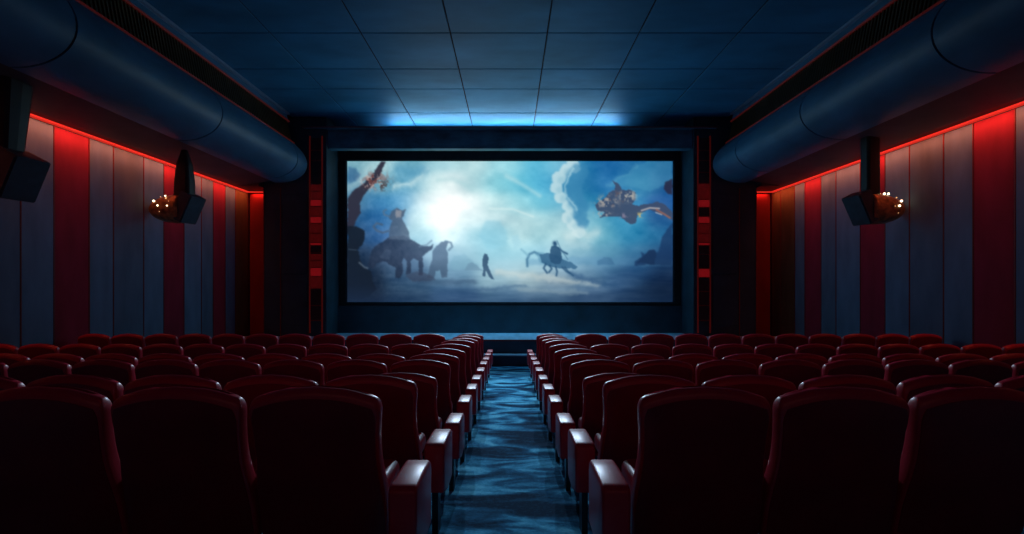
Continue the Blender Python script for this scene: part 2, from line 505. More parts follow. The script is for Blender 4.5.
ctrl = {
    45: [(40, 120, 172, 188), (110, 165, 205, 212), (200, 115, 175, 195), (300, 150, 200, 212), (400, 178, 216, 222), (500, 140, 206, 220),
         (600, 70, 170, 205), (660, 120, 185, 210), (720, 60, 140, 185), (800, 35, 105, 165), (900, 50, 120, 170), (985, 35, 92, 142)],
    105: [(40, 60, 115, 155), (120, 130, 180, 195), (200, 88, 158, 192), (275, 190, 224, 228), (330, 238, 246, 246), (400, 178, 218, 224),
          (480, 130, 205, 220), (560, 92, 185, 212), (620, 58, 162, 205), (670, 95, 165, 200), (720, 50, 125, 172), (800, 45, 118, 175),
          (900, 62, 138, 180), (985, 35, 90, 145)],
    160: [(40, 80, 120, 145), (100, 58, 128, 180), (180, 80, 152, 198), (250, 212, 236, 240), (310, 255, 255, 254), (380, 245, 250, 250),
          (460, 190, 226, 230), (540, 150, 212, 224), (620, 98, 190, 216), (670, 100, 170, 200), (740, 58, 140, 182), (850, 50, 130, 180), (985, 30, 85, 150)],
    210: [(60, 60, 92, 125), (90, 52, 118, 180), (150, 70, 122, 172), (240, 192, 226, 232), (320, 254, 255, 252), (400, 218, 238, 240),
          (480, 192, 222, 227), (560, 185, 222, 227), (640, 165, 213, 222), (690, 160, 200, 212), (760, 110, 180, 202), (850, 60, 147, 188), (985, 40, 92, 145)],
    260: [(60, 50, 80, 112), (100, 50, 100, 160), (250, 142, 187, 202), (330, 212, 233, 235), (420, 160, 206, 219), (470, 118, 190, 211),
          (520, 192, 223, 226), (600, 172, 216, 223), (700, 168, 207, 214), (780, 110, 180, 202), (880, 55, 140, 182), (960, 40, 110, 157)],
    310: [(60, 35, 55, 82), (150, 70, 97, 132), (300, 132, 167, 187), (380, 140, 181, 196), (470, 130, 186, 204), (560, 132, 187, 204),
          (640, 132, 182, 201), (720, 122, 171, 191), (800, 85, 146, 176), (900, 50, 110, 152), (985, 30, 70, 117)],
    350: [(60, 30, 50, 76), (200, 78, 108, 140), (350, 108, 150, 176), (470, 148, 188, 202), (560, 150, 187, 200), (650, 140, 175, 193),
          (720, 112, 152, 178), (800, 78, 124, 160), (900, 45, 90, 136), (985, 25, 56, 97)],
    390: [(60, 28, 45, 66), (200, 58, 90, 122), (350, 82, 119, 150), (470, 128, 163, 180), (560, 148, 174, 184), (650, 128, 153, 170),
          (740, 92, 128, 158), (850, 48, 84, 125), (985, 20, 45, 82)],
    440: [(60, 24, 38, 58), (200, 48, 78, 108), (350, 58, 93, 133), (500, 74, 113, 148), (620, 82, 117, 147), (750, 55, 86, 121), (900, 24, 53, 88), (985, 14, 33, 58)],
}
num = np.zeros(X.shape + (3,)); den = np.zeros(X.shape)
for yy, row in ctrl.items():
    for (xx, r_, g_, b_) in row:
        w = np.exp(-(((X - xx) / 52.0) ** 2 + ((Y - yy) / 31.0) ** 2)) + 1e-12
        w = w + 1e-5 / (1 + ((X - xx) / 60) ** 2 + ((Y - yy) / 40) ** 2) ** 3
        num += w[..., None] * np.array([r_, g_, b_]); den += w
IMG = num / den[..., None]


def vnoise(X, Y, scale, seed):
    r = np.random.default_rng(seed); G = r.random((64, 64))
    x = X / scale; y = Y / scale
    xi = np.floor(x).astype(int); yi = np.floor(y).astype(int)
    fx = x - xi; fy = y - yi
    fx = fx * fx * (3 - 2 * fx); fy = fy * fy * (3 - 2 * fy)
    g = lambda a, b: G[a % 64, b % 64]
    return (g(yi, xi) * (1 - fx) + g(yi, xi + 1) * fx) * (1 - fy) + (g(yi + 1, xi) * (1 - fx) + g(yi + 1, xi + 1) * fx) * fy


def fbm(X, Y, scale, seed, oct=4):
    t = 0; a = 1; s_ = 0
    for o in range(oct):
        t = t + a * vnoise(X, Y, scale / 2 ** o, seed + o); s_ += a; a *= 0.55
    return t / s_


def blur(m, n=1):
    for _ in range(n):
        p = np.pad(m, 1, mode='edge')
        m = (p[:-2, 1:-1] + p[2:, 1:-1] + p[1:-1, :-2] + p[1:-1, 2:] + 2 * m + 0.0) / 6
    return m


def poly(pts, soft=1, wob=2.0, seed=1):
    Xw = X + (fbm(X, Y, 14, seed) - 0.5) * 2 * wob
    Yw = Y + (fbm(X, Y, 14, seed + 30) - 0.5) * 2 * wob
    ins = np.zeros(X.shape, bool)
    n = len(pts)
    for i in range(n):
        x1_, y1_ = pts[i]; x2_, y2_ = pts[(i + 1) % n]
        if y1_ == y2_: continue
        c = ((y1_ > Yw) != (y2_ > Yw)) & (Xw < (x2_ - x1_) * (Yw - y1_) / (y2_ - y1_) + x1_)
        ins ^= c
    return blur(ins.astype(float), soft)


def line(pts, rad, seed=None):
    d = np.full(X.shape, 1e9)
    Xw, Yw = X, Y
    if seed is not None:
        Xw = X + (fbm(X, Y, 22, seed) - 0.5) * 16; Yw = Y + (fbm(X, Y, 22, seed + 9) - 0.5) * 16
    for (ax, ay), (bx, by) in zip(pts, pts[1:]):
        vx, vy = bx - ax, by - ay
        t = np.clip(((Xw - ax) * vx + (Yw - ay) * vy) / (vx * vx + vy * vy), 0, 1)
        d = np.minimum(d, np.hypot(Xw - ax - t * vx, Yw - ay - t * vy))
    return np.exp(-(d / rad) ** 2)


def over(mask, col, a=1.0):
    global IMG
    k = np.clip(mask * a, 0, 1)[..., None]
    IMG = IMG * (1 - k) + np.array(col, float) * k


def add(mask, col):
    global IMG
    IMG = IMG + mask[..., None] * np.array(col, float)


# soft cloud texture in the sky
n = fbm(X, Y * 1.5, 75, 3, 5)
sky = np.clip((330 - Y) / 60, 0, 1)
add((n - 0.52) * sky, (74, 60, 50))
add(np.exp(-(((X - 322) / 90) ** 2 + ((Y - 165) / 75) ** 2)), (4, 3, 2))
# ground streaks
n = fbm(X * 0.35, Y * 2.4, 60, 17, 5)
gnd = np.clip((Y - 345) / 40, 0, 1)
add((n - 0.5) * gnd, (75, 78, 72))
# clouds, upper left
over(line([(24, 120), (60, 95), (90, 60)], 16, 5), (170, 205, 210), 0.6)
over(line([(165, 112), (210, 108), (240, 88), (262, 60)], 10, 6), (205, 230, 232), 0.6)
over(line([(180, 62), (225, 70), (250, 60)], 18, 7), (80, 150, 185), 0.6)
over(poly([(26, 52), (50, 60), (62, 78), (45, 100), (26, 104)], 5, 4), (58, 105, 145), 0.7)
# big towering cloud, right of middle
def puff(pts, a=0.8, soft=3):
    """billowing cloud: overlapping soft discs (x, y, r), brightest on the rim facing the sun"""
    Xw = X + (fbm(X, Y, 12, 91) - 0.5) * 12; Yw = Y + (fbm(X, Y, 12, 92) - 0.5) * 12
    m_ = np.zeros(X.shape)
    for (cx_, cy_, r_) in pts:
        m_ = np.maximum(m_, np.clip((r_ - np.hypot(Xw - cx_, Yw - cy_)) / 4.0, 0, 1))
    return m_
tower = [(700, 52, 22), (676, 66, 22), (656, 88, 24), (650, 118, 20), (662, 142, 20), (684, 166, 22), (694, 190, 20), (680, 206, 18), (702, 226, 22), (716, 246, 22)]
body = [(720, 66, 26), (706, 84, 30), (700, 116, 30), (706, 146, 28), (722, 172, 28), (722, 200, 24), (730, 222, 20)]
mT = puff(tower)
over(blur(mT, 3), (196, 224, 230), 0.85)
over(blur(puff([(x_ + 8, y_ + 5, r_ * 0.62) for x_, y_, r_ in tower]), 8), (140, 190, 208), 0.55)
over(blur(puff(body), 9) * (0.45 + 0.9 * fbm(X, Y, 30, 120, 4)), (58, 132, 176), 0.8)
over(line([(700, 60), (684, 84), (676, 116), (682, 146), (704, 170), (708, 184)], 4, 22), (170, 212, 224), 0.55)
over(line([(690, 262), (716, 246), (748, 262), (770, 250)], 18, 25), (205, 228, 230), 0.6)
over(line([(640, 300), (700, 285), (740, 290)], 16, 26), (185, 215, 222), 0.4)
# far cloud bank, upper right
over(poly([(805, 112), (835, 82), (868, 76), (890, 50), (925, 37), (998, 37), (998, 100), (930, 125), (870, 112)], 5, 5, 41), (74, 150, 186), 0.45)
over(line([(805, 110), (835, 84), (868, 76), (892, 50)], 6, 42), (110, 175, 200), 0.22)
# light streaks
over(line([(500, 82), (545, 105), (600, 140)], 7), (185, 225, 230), 0.5)
over(line([(480, 60), (530, 95)], 8), (165, 215, 225), 0.3)
over(line([(450, 178), (520, 180), (580, 202)], 4), (215, 238, 238), 0.5)
over(line([(295, 92), (340, 90), (375, 105), (400, 122)], 9), (160, 205, 212), 0.4)
# blue mist blocks, middle distance
over(poly([(440, 215), (480, 215), (500, 245), (505, 290), (440, 300), (420, 260)], 10, 6), (130, 190, 210), 0.55)
over(poly([(515, 262), (535, 255), (545, 285), (525, 300)], 5, 4), (150, 200, 215), 0.6)
# far land and rocks
over(poly([(330, 345), (345, 320), (375, 315), (400, 335), (420, 350), (340, 365)], 6, 4), (105, 150, 172), 0.6)
over(poly([(372, 362), (384, 345), (398, 338), (412, 348), (430, 364)], 2, 3), (90, 125, 150), 0.7)
over(poly([(560, 330), (700, 322), (850, 325), (998, 330), (998, 352), (700, 345), (560, 348)], 8, 5), (75, 130, 168), 0.4)
over(poly([(770, 335), (795, 322), (815, 325), (825, 345), (775, 348)], 3, 3), (50, 95, 135), 0.55)
over(line([(470, 368), (540, 376), (620, 384), (700, 396), (770, 402)], 10, 51), (190, 202, 200), 0.55)
over(line([(540, 418), (650, 425), (740, 430)], 7, 52), (150, 175, 185), 0.45)
over(line([(300, 425), (450, 415), (560, 408)], 6, 53), (60, 95, 130), 0.45)
over(line([(690, 372), (740, 392), (810, 404), (900, 402)], 8, 54), (45, 82, 122), 0.65)
over(line([(240, 392), (330, 400), (400, 396)], 10, 56), (50, 72, 100), 0.4)

DK = (38, 52, 76)
# left group: large horned beast with rider, second beast
beast = [(86, 345), (92, 318), (104, 292), (128, 278), (150, 262), (190, 258), (222, 276), (245, 288), (268, 292), (282, 284),
         (276, 300), (258, 312), (250, 322), (250, 378), (236, 378), (238, 335), (222, 326), (214, 336), (214, 374), (200, 374),
         (202, 336), (192, 326), (186, 340), (192, 362), (182, 386), (168, 386), (170, 356), (150, 345), (130, 335), (112, 342), (104, 356), (90, 356)]
over(poly(beast, 2, 3, 61), DK, 0.9)
over(poly([(148, 268), (150, 238), (158, 215), (148, 206), (156, 186), (172, 176), (188, 184), (200, 180), (194, 200), (186, 208),
           (198, 226), (208, 250), (212, 272)], 2, 3, 62), (70, 88, 112), 0.85)
over(line([(146, 245), (130, 250), (112, 244), (102, 232), (112, 222), (128, 226)], 3.5), (70, 92, 118), 0.85)
over(line([(140, 182), (132, 186), (134, 196), (150, 202)], 3), (85, 108, 132), 0.7)
over(poly([(168, 182), (188, 184), (184, 204), (170, 206)], 3, 3), (165, 160, 165), 0.6)
over(poly([(120, 325), (138, 300), (155, 300), (150, 330)], 3, 3), (70, 88, 115), 0.4)
over(poly([(262, 384), (270, 352), (280, 330), (278, 308), (290, 290), (306, 276), (326, 274), (320, 296), (326, 315), (322, 384),
           (306, 384), (302, 362), (288, 366), (284, 386)], 2, 3, 63), (62, 84, 110), 0.85)
over(line([(318, 276), (334, 280), (338, 292), (328, 302)], 3.5), (80, 105, 130), 0.8)
over(line([(240, 292), (262, 286), (276, 274)], 3), (85, 108, 132), 0.6)
over(poly([(198, 378), (230, 366), (268, 374), (290, 392), (220, 396)], 3, 4), (52, 62, 85), 0.6)
add(np.exp(-(((X - 330) / 130) ** 2 + ((Y - 235) / 95) ** 2)), (24, 26, 26))
add(np.exp(-(((X - 560) / 260) ** 2 + ((Y - 330) / 60) ** 2)), (22, 24, 24))
# small standing figure
over(poly([(428, 345), (430, 322), (435, 312), (442, 314), (447, 326), (444, 345), (450, 362), (464, 390), (455, 389), (438, 364),
           (436, 382), (428, 380), (431, 360)], 1, 1.5, 64), (58, 88, 118), 0.9)
# rider on horse
over(line([(563, 350), (562, 330), (570, 314), (584, 308), (600, 316)], 4), (65, 115, 150), 0.8)
over(line([(566, 320), (552, 306), (545, 300)], 4), (110, 165, 190), 0.5)
over(poly([(584, 310), (606, 308), (628, 318), (628, 345), (604, 342)], 3, 3), (95, 150, 180), 0.6)
HC_ = (44, 84, 120)
over(poly([(600, 316), (622, 310), (650, 318), (672, 332), (694, 338), (704, 346), (714, 352), (708, 360), (694, 356), (680, 358), (655, 356), (625, 350), (606, 338)], 1, 2, 65), (58, 104, 140), 0.9)
for leg_ in ([(618, 344), (612, 356), (622, 370)], [(630, 348), (636, 358), (628, 368)], [(648, 352), (652, 366), (650, 378)], [(676, 354), (686, 368), (700, 378)], [(668, 354), (680, 366), (690, 370)]):
    over(line(leg_, 3.2), HC_, 0.85)
over(poly([(632, 300), (636, 290), (646, 288), (656, 292), (662, 300), (668, 326), (662, 342), (648, 346), (634, 338), (628, 322)], 1, 2, 66), HC_, 0.92)
over(line([(645, 281), (646, 284)], 6), HC_, 1.2)
over(line([(656, 296), (668, 306), (682, 313)], 3.2), HC_, 0.9)
over(line([(652, 274), (664, 300), (684, 330)], 1.6), (70, 115, 148), 0.6)
add((fbm(X * 0.7, Y * 1.3, 26, 95, 4) - 0.5) * np.clip((Y - 215) / 60, 0, 1), (18, 17, 17))
add((fbm(X, Y, 9, 97, 3) - 0.5) * np.clip((300 - X) / 150, 0, 1), (20, 18, 18))
add(np.exp(-(((X - 250) / 120) ** 2 + ((Y - 300) / 60) ** 2)), (12, 16, 20))
# leaning trunk and rocks, left edge
over(poly([(24, 150), (40, 125), (62, 112), (92, 84), (112, 58), (126, 37), (140, 37), (128, 66), (112, 96), (90, 118), (70, 142), (62, 160),
           (64, 188), (52, 206), (42, 236), (24, 250)], 2, 4, 66), (46, 46, 62), 0.95)
fol = np.clip((fbm(X, Y, 9, 71, 3) - 0.45) * 6, 0, 1) * np.exp(-(((X - 108) / 42) ** 2 + ((Y - 92) / 26) ** 2) ** 1.5)
over(fol, (140, 74, 66), 0.6)
fol = np.clip((fbm(X, Y, 7, 77, 3) - 0.5) * 7, 0, 1) * np.exp(-(((X - 128) / 26) ** 2 + ((Y - 108) / 18) ** 2) ** 1.5)
over(fol, (70, 60, 62), 0.8)
fol = np.clip((fbm(X, Y, 6, 79, 3) - 0.55) * 8, 0, 1) * np.exp(-(((X - 96) / 36) ** 2 + ((Y - 98) / 24) ** 2) ** 1.5)
over(fol, (225, 190, 178), 0.6)
over(poly([(24, 230), (52, 232), (74, 246), (76, 266), (66, 290), (56, 302), (62, 330), (74, 352), (96, 366), (100, 400), (114, 418), (90, 440), (24, 457)],
          2, 5, 67), (22, 32, 46), 0.93)
over(line([(60, 340), (76, 354), (84, 356)], 3), (140, 160, 175), 0.5)
over(line([(28, 300), (50, 302)], 2), (80, 100, 120), 0.4)
# right: ragged flying shape on a long bough
over(poly([(764, 168), (792, 148), (806, 132), (824, 122), (828, 108), (816, 94), (836, 104), (846, 122), (866, 122), (886, 130), (888, 150), (878, 164),
           (900, 168), (930, 164), (952, 158), (975, 166), (998, 186), (998, 212), (966, 196), (930, 182), (908, 190), (892, 200), (888, 222), (872, 226),
           (852, 212), (842, 202), (812, 200), (778, 206), (794, 188), (772, 182)], 1, 4, 68), (62, 76, 104), 0.92)
for (cx_, cy_, rx, ry, sd, c_) in ((800, 158, 34, 20, 81, (175, 168, 162)), (864, 140, 26, 18, 83, (205, 200, 185)), (830, 150, 22, 22, 84, (110, 90, 92)),
                                   (790, 195, 24, 10, 85, (170, 165, 165)), (900, 198, 14, 8, 86, (200, 180, 120)), (850, 200, 18, 8, 87, (130, 125, 150))):
    k = np.clip((fbm(X, Y, 10, sd, 3) - 0.46) * 6, 0, 1) * np.exp(-(((X - cx_) / rx) ** 2 + ((Y - cy_) / ry) ** 2) ** 1.5)
    over(k, c_, 0.85)
over(line([(905, 184), (930, 176), (958, 178)], 2.5), (215, 205, 200), 0.7)
over(line([(950, 182), (972, 194), (990, 206)], 3), (160, 105, 90), 0.8)
over(line([(948, 190), (965, 196)], 2), (220, 210, 205), 0.6)
over(poly([(975, 98), (998, 88), (998, 136), (984, 134), (972, 120)], 2, 3), (40, 42, 68), 0.9)
over(poly([(968, 262), (980, 240), (998, 222), (998, 350), (930, 345), (884, 348), (884, 336), (905, 322), (902, 306), (914, 314), (928, 302),
           (946, 302), (954, 312), (962, 290)], 3, 4, 69), (28, 58, 100), 0.8)
over(poly([(890, 340), (912, 320), (926, 304), (942, 302), (950, 314), (945, 345)], 2, 4, 70), (26, 50, 86), 0.7)
over(np.exp(-(((X - 40) / 130) ** 2 + ((Y - 450) / 95) ** 2)), (22, 34, 54), 0.75)
over(np.exp(-(((X - 985) / 110) ** 2 + ((Y - 445) / 100) ** 2)), (14, 30, 54), 0.7)
over(np.clip((Y - 405) / 60, 0, 1), (30, 52, 84), 0.45)
IMG = np.clip(IMG, 0, 255)
IMG = blur(IMG[..., 0], 1), blur(IMG[..., 1], 1), blur(IMG[..., 2], 1)
LIN = np.stack([s2l(c) for c in IMG], -1)

px = np.linspace(x0, x1, NX); pz = np.linspace(z1, z0, NY)
PX, PZ = np.meshgrid(px, pz)
co = np.stack([PX, np.full_like(PX, -0.055), PZ], -1).reshape(-1, 3)
idx = np.arange(NX * NY).reshape(NY, NX)
quads = np.stack([idx[:-1, :-1], idx[1:, :-1], idx[1:, 1:], idx[:-1, 1:]], -1).reshape(-1, 4)
me = bpy.data.meshes.new('picture')
me.vertices.add(len(co)); me.vertices.foreach_set('co', co.ravel())
me.loops.add(quads.size); me.loops.foreach_set('vertex_index', quads.ravel())
me.polygons.add(len(quads)); me.polygons.foreach_set('loop_start', np.arange(0, quads.size, 4))
me.update(calc_edges=True)
ca = me.color_attributes.new('film', 'FLOAT_COLOR', 'POINT')
ca.data.foreach_set('color', np.concatenate([LIN.reshape(-1, 3), np.ones((len(co), 1))], 1).ravel())
m = bpy.data.materials.new('projected_film')
m.use_nodes = True
nt = m.node_tree; nt.nodes.clear()
out = nt.nodes.new('ShaderNodeOutputMaterial'); em = nt.nodes.new('ShaderNodeEmission')
at = nt.nodes.new('ShaderNodeVertexColor'); at.layer_name = 'film'
nt.links.new(at.outputs['Color'], em.inputs['Color']); nt.links.new(em.outputs[0], out.inputs['Surface'])
em.inputs['Strength'].default_value = 1.0
me.materials.append(m)
po = bpy.data.objects.new('picture', me); link(po, scr)

# wall under the screen, ledge
bm = bmesh.new(); box(bm, -5.88, 5.88, 17.42, 17.85, Z(-1.64), Z(SB) - 0.13)
lw = obj('trim_3', bm, M['pier']); tag(lw, kind='structure')

# ------------------------------------------------------------------ stage and step
stg = empty('stage', (0, 16.5, 0), 'low dark stage with pale glowing top and thin red front edge below the screen', 'stage')
def loc(bm, o):
    bmesh.ops.translate(bm, vec=-o.location, verts=bm.verts[:]); return bm
bm = bmesh.new(); box(bm, -8.6, 8.6, 15.30, 16.32, 0.0, Z(-1.66))
obj('stage_body', loc(bm, stg), M['riser'], stg)
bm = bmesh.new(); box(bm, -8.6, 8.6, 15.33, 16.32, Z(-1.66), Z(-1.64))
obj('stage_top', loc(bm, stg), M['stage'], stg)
bm = bmesh.new(); box(bm, -8.6, 8.6, 15.29, 15.33, Z(-1.685), Z(-1.645))
obj('edge_trim', loc(bm, stg), M['redtrim'], stg)
bm = bmesh.new(); box(bm, -5.86, 5.86, 16.33, 17.42, 0.0, Z(-1.64))
tag(obj('floor_recess', bm, M['stage']), kind='structure')
st = empty('step', (0, 15.1, 0), 'long low step in front of the stage at the aisle end', 'step')
bm = bmesh.new(); box(bm, -8.6, 8.6, 14.92, 15.28, 0.0, Z(-2.08))
obj('step_body', loc(bm, st), M['riser'], st)
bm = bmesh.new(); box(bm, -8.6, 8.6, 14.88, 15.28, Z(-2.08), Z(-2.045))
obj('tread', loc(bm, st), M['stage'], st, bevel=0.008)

# ------------------------------------------------------------------ seats
def lerp(pts, t):
    for (a, va), (b, vb) in zip(pts, pts[1:]):
        if t <= b:
            k = (t - a) / (b - a)
            return va + (vb - va) * max(0, k)
    return pts[-1][1]


HW = [(0.28, .322), (0.45, .322), (0.58, .312), (0.72, .300), (0.86, .302), (1.0, .312), (1.1, .312)]
HT = [(0.28, .085), (0.45, .078), (0.62, .066), (0.8, .058), (1.1, .056)]
YC = [(0.28, .13), (0.45, .085), (0.62, .03), (0.8, -.01), (0.95, -.035), (1.1, -.05)]
NEXP = 5.5


def crown(z, xr):
    w = min(1, max(0, (z - 0.55) / 0.45))
    return 0.062 * w * abs(xr) ** 2.2


def backrest_bm():
    bm = bmesh.new()
    N = 56
    rings = []
    def ring(z, hw, ht, yc, lift):
        r = []
        for i in range(N):
            a = 2 * PI * i / N
            ca_, sa = math.cos(a), math.sin(a)
            x = hw * math.copysign(abs(ca_) ** (2 / NEXP), ca_)
            y = ht * math.copysign(abs(sa) ** (2 / NEXP), sa)
            r.append(bm.verts.new((x, yc + y, z + lift - crown(z, x / 0.31))))
        return r
    zs = [0.28 + (1.01 - 0.28) * i / 22 for i in range(23)]
    for z in zs:
        rings.append(ring(z, lerp(HW, z), lerp(HT, z), lerp(YC, z), 0))
    hw, ht, yc = lerp(HW, 1.01), lerp(HT, 1.01), lerp(YC, 1.01)
    R = 0.055
    for q in range(1, 8):
        a = q / 8 * PI / 2
        rings.append(ring(1.01, hw - 0.026 * (1 - math.cos(a)), ht - (ht - 0.004) * (1 - math.cos(a)), yc, R * math.sin(a)))
    for r0, r1 in zip(rings, rings[1:]):
        for i in range(N):
            j = (i + 1) % N
            bm.faces.new((r0[i], r0[j], r1[j], r1[i]))
    bm.faces.new(rings[0][::-1]); bm.faces.new(rings[-1])
    return bm


def rear_panel_bm():
    bm = bmesh.new()
    nx, nz = 22, 22
    gr = []
    for layer in (0, 1):
        g_ = []
        for j in range(nz + 1):
            zt = j / nz
            z = 0.31 + (1.012 - 0.31) * zt
            hw, ht, yc = lerp(HW, z), lerp(HT, z), lerp(YC, z)
            row = []
            for i in range(nx + 1):
                u = -1 + 2 * i / nx
                # rounded upper corners
                k = 0.955
                if zt > 0.9:
                    k *= 1 - 0.06 * ((zt - 0.9) / 0.1) ** 2
                x = u * k * hw
                rr = (1 - min(0.999, abs(x / hw)) ** NEXP) ** (1 / NEXP)
                y = yc - ht * rr - (0.005 if layer == 0 else -0.006)
                row.append(bm.verts.new((x, y, z - crown(z, x / 0.31))))
            g_.append(row)
        gr.append(g_)
    for layer in (0, 1):
        g_ = gr[layer]
        for j in range(nz):
            for i in range(nx):
                bm.faces.new((g_[j][i], g_[j][i + 1], g_[j + 1][i + 1], g_[j + 1][i]))
    A, B = gr
    for j in range(nz):
        bm.faces.new((A[j][0], A[j + 1][0], B[j + 1][0], B[j][0]))
        bm.faces.new((A[j][nx], B[j][nx], B[j + 1][nx], A[j + 1][nx]))
    for i in range(nx):
        bm.faces.new((A[0][i], B[0][i], B[0][i + 1], A[0][i + 1]))
        bm.faces.new((A[nz][i], A[nz][i + 1], B[nz][i + 1], B[nz][i]))
    return bm


def mesh_of(name, bm, mt, smooth=True, sharp=None):
    me = bpy.data.meshes.new(name)
    bmesh.ops.recalc_face_normals(bm, faces=bm.faces[:])
    bm.to_mesh(me); bm.free(); me.materials.append(mt)
    if smooth:
        for p in me.polygons: p.use_smooth = True
        if sharp: me.set_sharp_from_angle(angle=math.radians(sharp))
    return me


def bevbox(x0, x1, y0, y1, z0, z1, r, seg=3):
    bm = bmesh.new(); box(bm, x0, x1, y0, y1, z0, z1)
    bmesh.ops.bevel(bm, geom=bm.edges[:], offset=r, segments=seg, affect='EDGES', profile=0.5)
    return bm


back_me = mesh_of('backrest', backrest_bm(), M['leather'], sharp=50)
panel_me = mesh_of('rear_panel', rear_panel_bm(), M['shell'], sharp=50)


def cushion_bm():
    bm = bevbox(-0.265, 0.265, 0.12, 0.62, 0.36, 0.50, 0.05, 4)
    return bm


cush_me = mesh_of('seat_cushion', cushion_bm(), M['leather'])


def aisle_arm_bm():
    """deep padded side block: flat rear end, top pad dipping to the front"""
    bm = bmesh.new()
    prof = [(-0.28, 0.37), (-0.29, 0.640), (-0.275, 0.662), (-0.24, 0.672), (-0.02, 0.670), (0.09, 0.662), (0.12, 0.645),
            (0.135, 0.60), (0.12, 0.33), (-0.1, 0.32)]
    prism_x(bm, prof, -0.063, 0.063)
    bmesh.ops.recalc_face_normals(bm, faces=bm.faces[:])
    ed = [e for e in bm.edges if abs(e.verts[0].co.x - e.verts[1].co.x) < 1e-6]
    bmesh.ops.bevel(bm, geom=ed, offset=0.016, segments=3, affect='EDGES', profile=0.5)
    return bm


arm_me = mesh_of('armrest', aisle_arm_bm(), M['leather'], sharp=40)
inner_me = mesh_of('armrest', bevbox(-0.032, 0.032, 0.16, 0.52, 0.50, 0.63, 0.018), M['leather'])


def leg_bm():
    bm = bmesh.new()
    box(bm, -0.02, 0.02, 0.16, 0.22, -0.03, 0.38)
    box(bm, -0.045, 0.045, 0.05, 0.34, -0.03, 0.012)
    box(bm, -0.02, 0.02, 0.16, 0.5, 0.33, 0.37)
    return bm


leg_me = mesh_of('leg', leg_bm(), M['steel'], smooth=False)


def arm_foot_bm():
    bm = bmesh.new(); box(bm, -0.02, 0.02, -0.06, 0.06, -0.02, 0.34); return bm


foot_me = mesh_of('arm_foot', arm_foot_bm(), M['steel'], smooth=False)


def child(name, me, parent, x=0.0):
    o = bpy.data.objects.new(name, me); o.location = (x, 0, 0)
    return link(o, parent)


def make_seat(kind, s):
    r = bpy.data.objects.new('cinema_chair', None); r.empty_display_size = 0.1
    link(r)
    bk = child('backrest', back_me, r)
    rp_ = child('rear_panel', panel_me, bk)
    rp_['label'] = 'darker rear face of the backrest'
    child('seat_cushion', cush_me, r)
    child('leg', leg_me, r, -0.2); child('leg', leg_me, r, 0.2)
    child('armrest', inner_me, r, s * 0.33)            # shared arm on the wall side
    if kind == 'aisle':
        a = child('armrest', arm_me, r, -s * 0.465)
        child('arm_foot', foot_me, a, s * 0.03)
    return r


def copy_tree(o, parent=None):
    c = o.copy(); COL.objects.link(c)
    c.parent = parent
    for ch in [x_ for x_ in list(scene.objects) if x_.parent == o]:
        copy_tree(ch, c)
    return c


ROWD = [2.47, 3.42, 4.37, 5.32, 6.27, 7.22, 8.17, 9.12, 10.07, 11.02, 11.97]
FULL = [0, 1, 3, 4, 6, 8]
ROWN = ['nearest row', 'second row', 'third row', 'fourth row', 'fifth row', 'last row by the stage']
PITCH = 0.66
for side, s in (('left', -1), ('right', 1)):
    used = {'aisle': None, 'inner': None}
    for r, d in enumerate(ROWD):
        cols = [0]
        if r in FULL:
            cols = [j for j in range(12) if (0.93 + PITCH * j - 0.34) < d * 1.02]
        for j in cols:
            kind = 'aisle' if j == 0 else 'inner'
            if used[kind] is None:
                o = make_seat(kind, s); used[kind] = o
            else:
                o = copy_tree(used[kind])
            x = s * (0.932 + PITCH * j)
            o.location = (x, d + 0.03, floor_z(d))
            o.rotation_euler = (0, 0, random.uniform(-0.012, 0.012))
            o.scale = (1, 1, 1)
            if r == 2: o.scale = (1, 1, 0.95)
            if r == 8 and j > 0: o.scale = (1, 1, 1.05)
            if r >= 8 and j == 0: o.scale = (1, 1, 0.97)
            if j == 0:
                lab = f'dark red aisle-end seat with block armrest, {side} of the aisle, {ORD[r]} one ahead of viewer'
            else:
                rn = ROWN[FULL.index(r)]
                lab = f'dark red cinema seat, {side} block, {rn}, {ORD[j]} seat from the aisle'
            o['label'] = lab; o['category'] = 'chair'
            o['group'] = f'red cinema seats in the {side} block'

# ------------------------------------------------------------------ wall speakers
def prim_sphere(bm, c, r, seg=12):
    bmesh.ops.create_uvsphere(bm, u_segments=seg, v_segments=seg // 2 + 2, radius=r, matrix=Matrix.Translation(c))


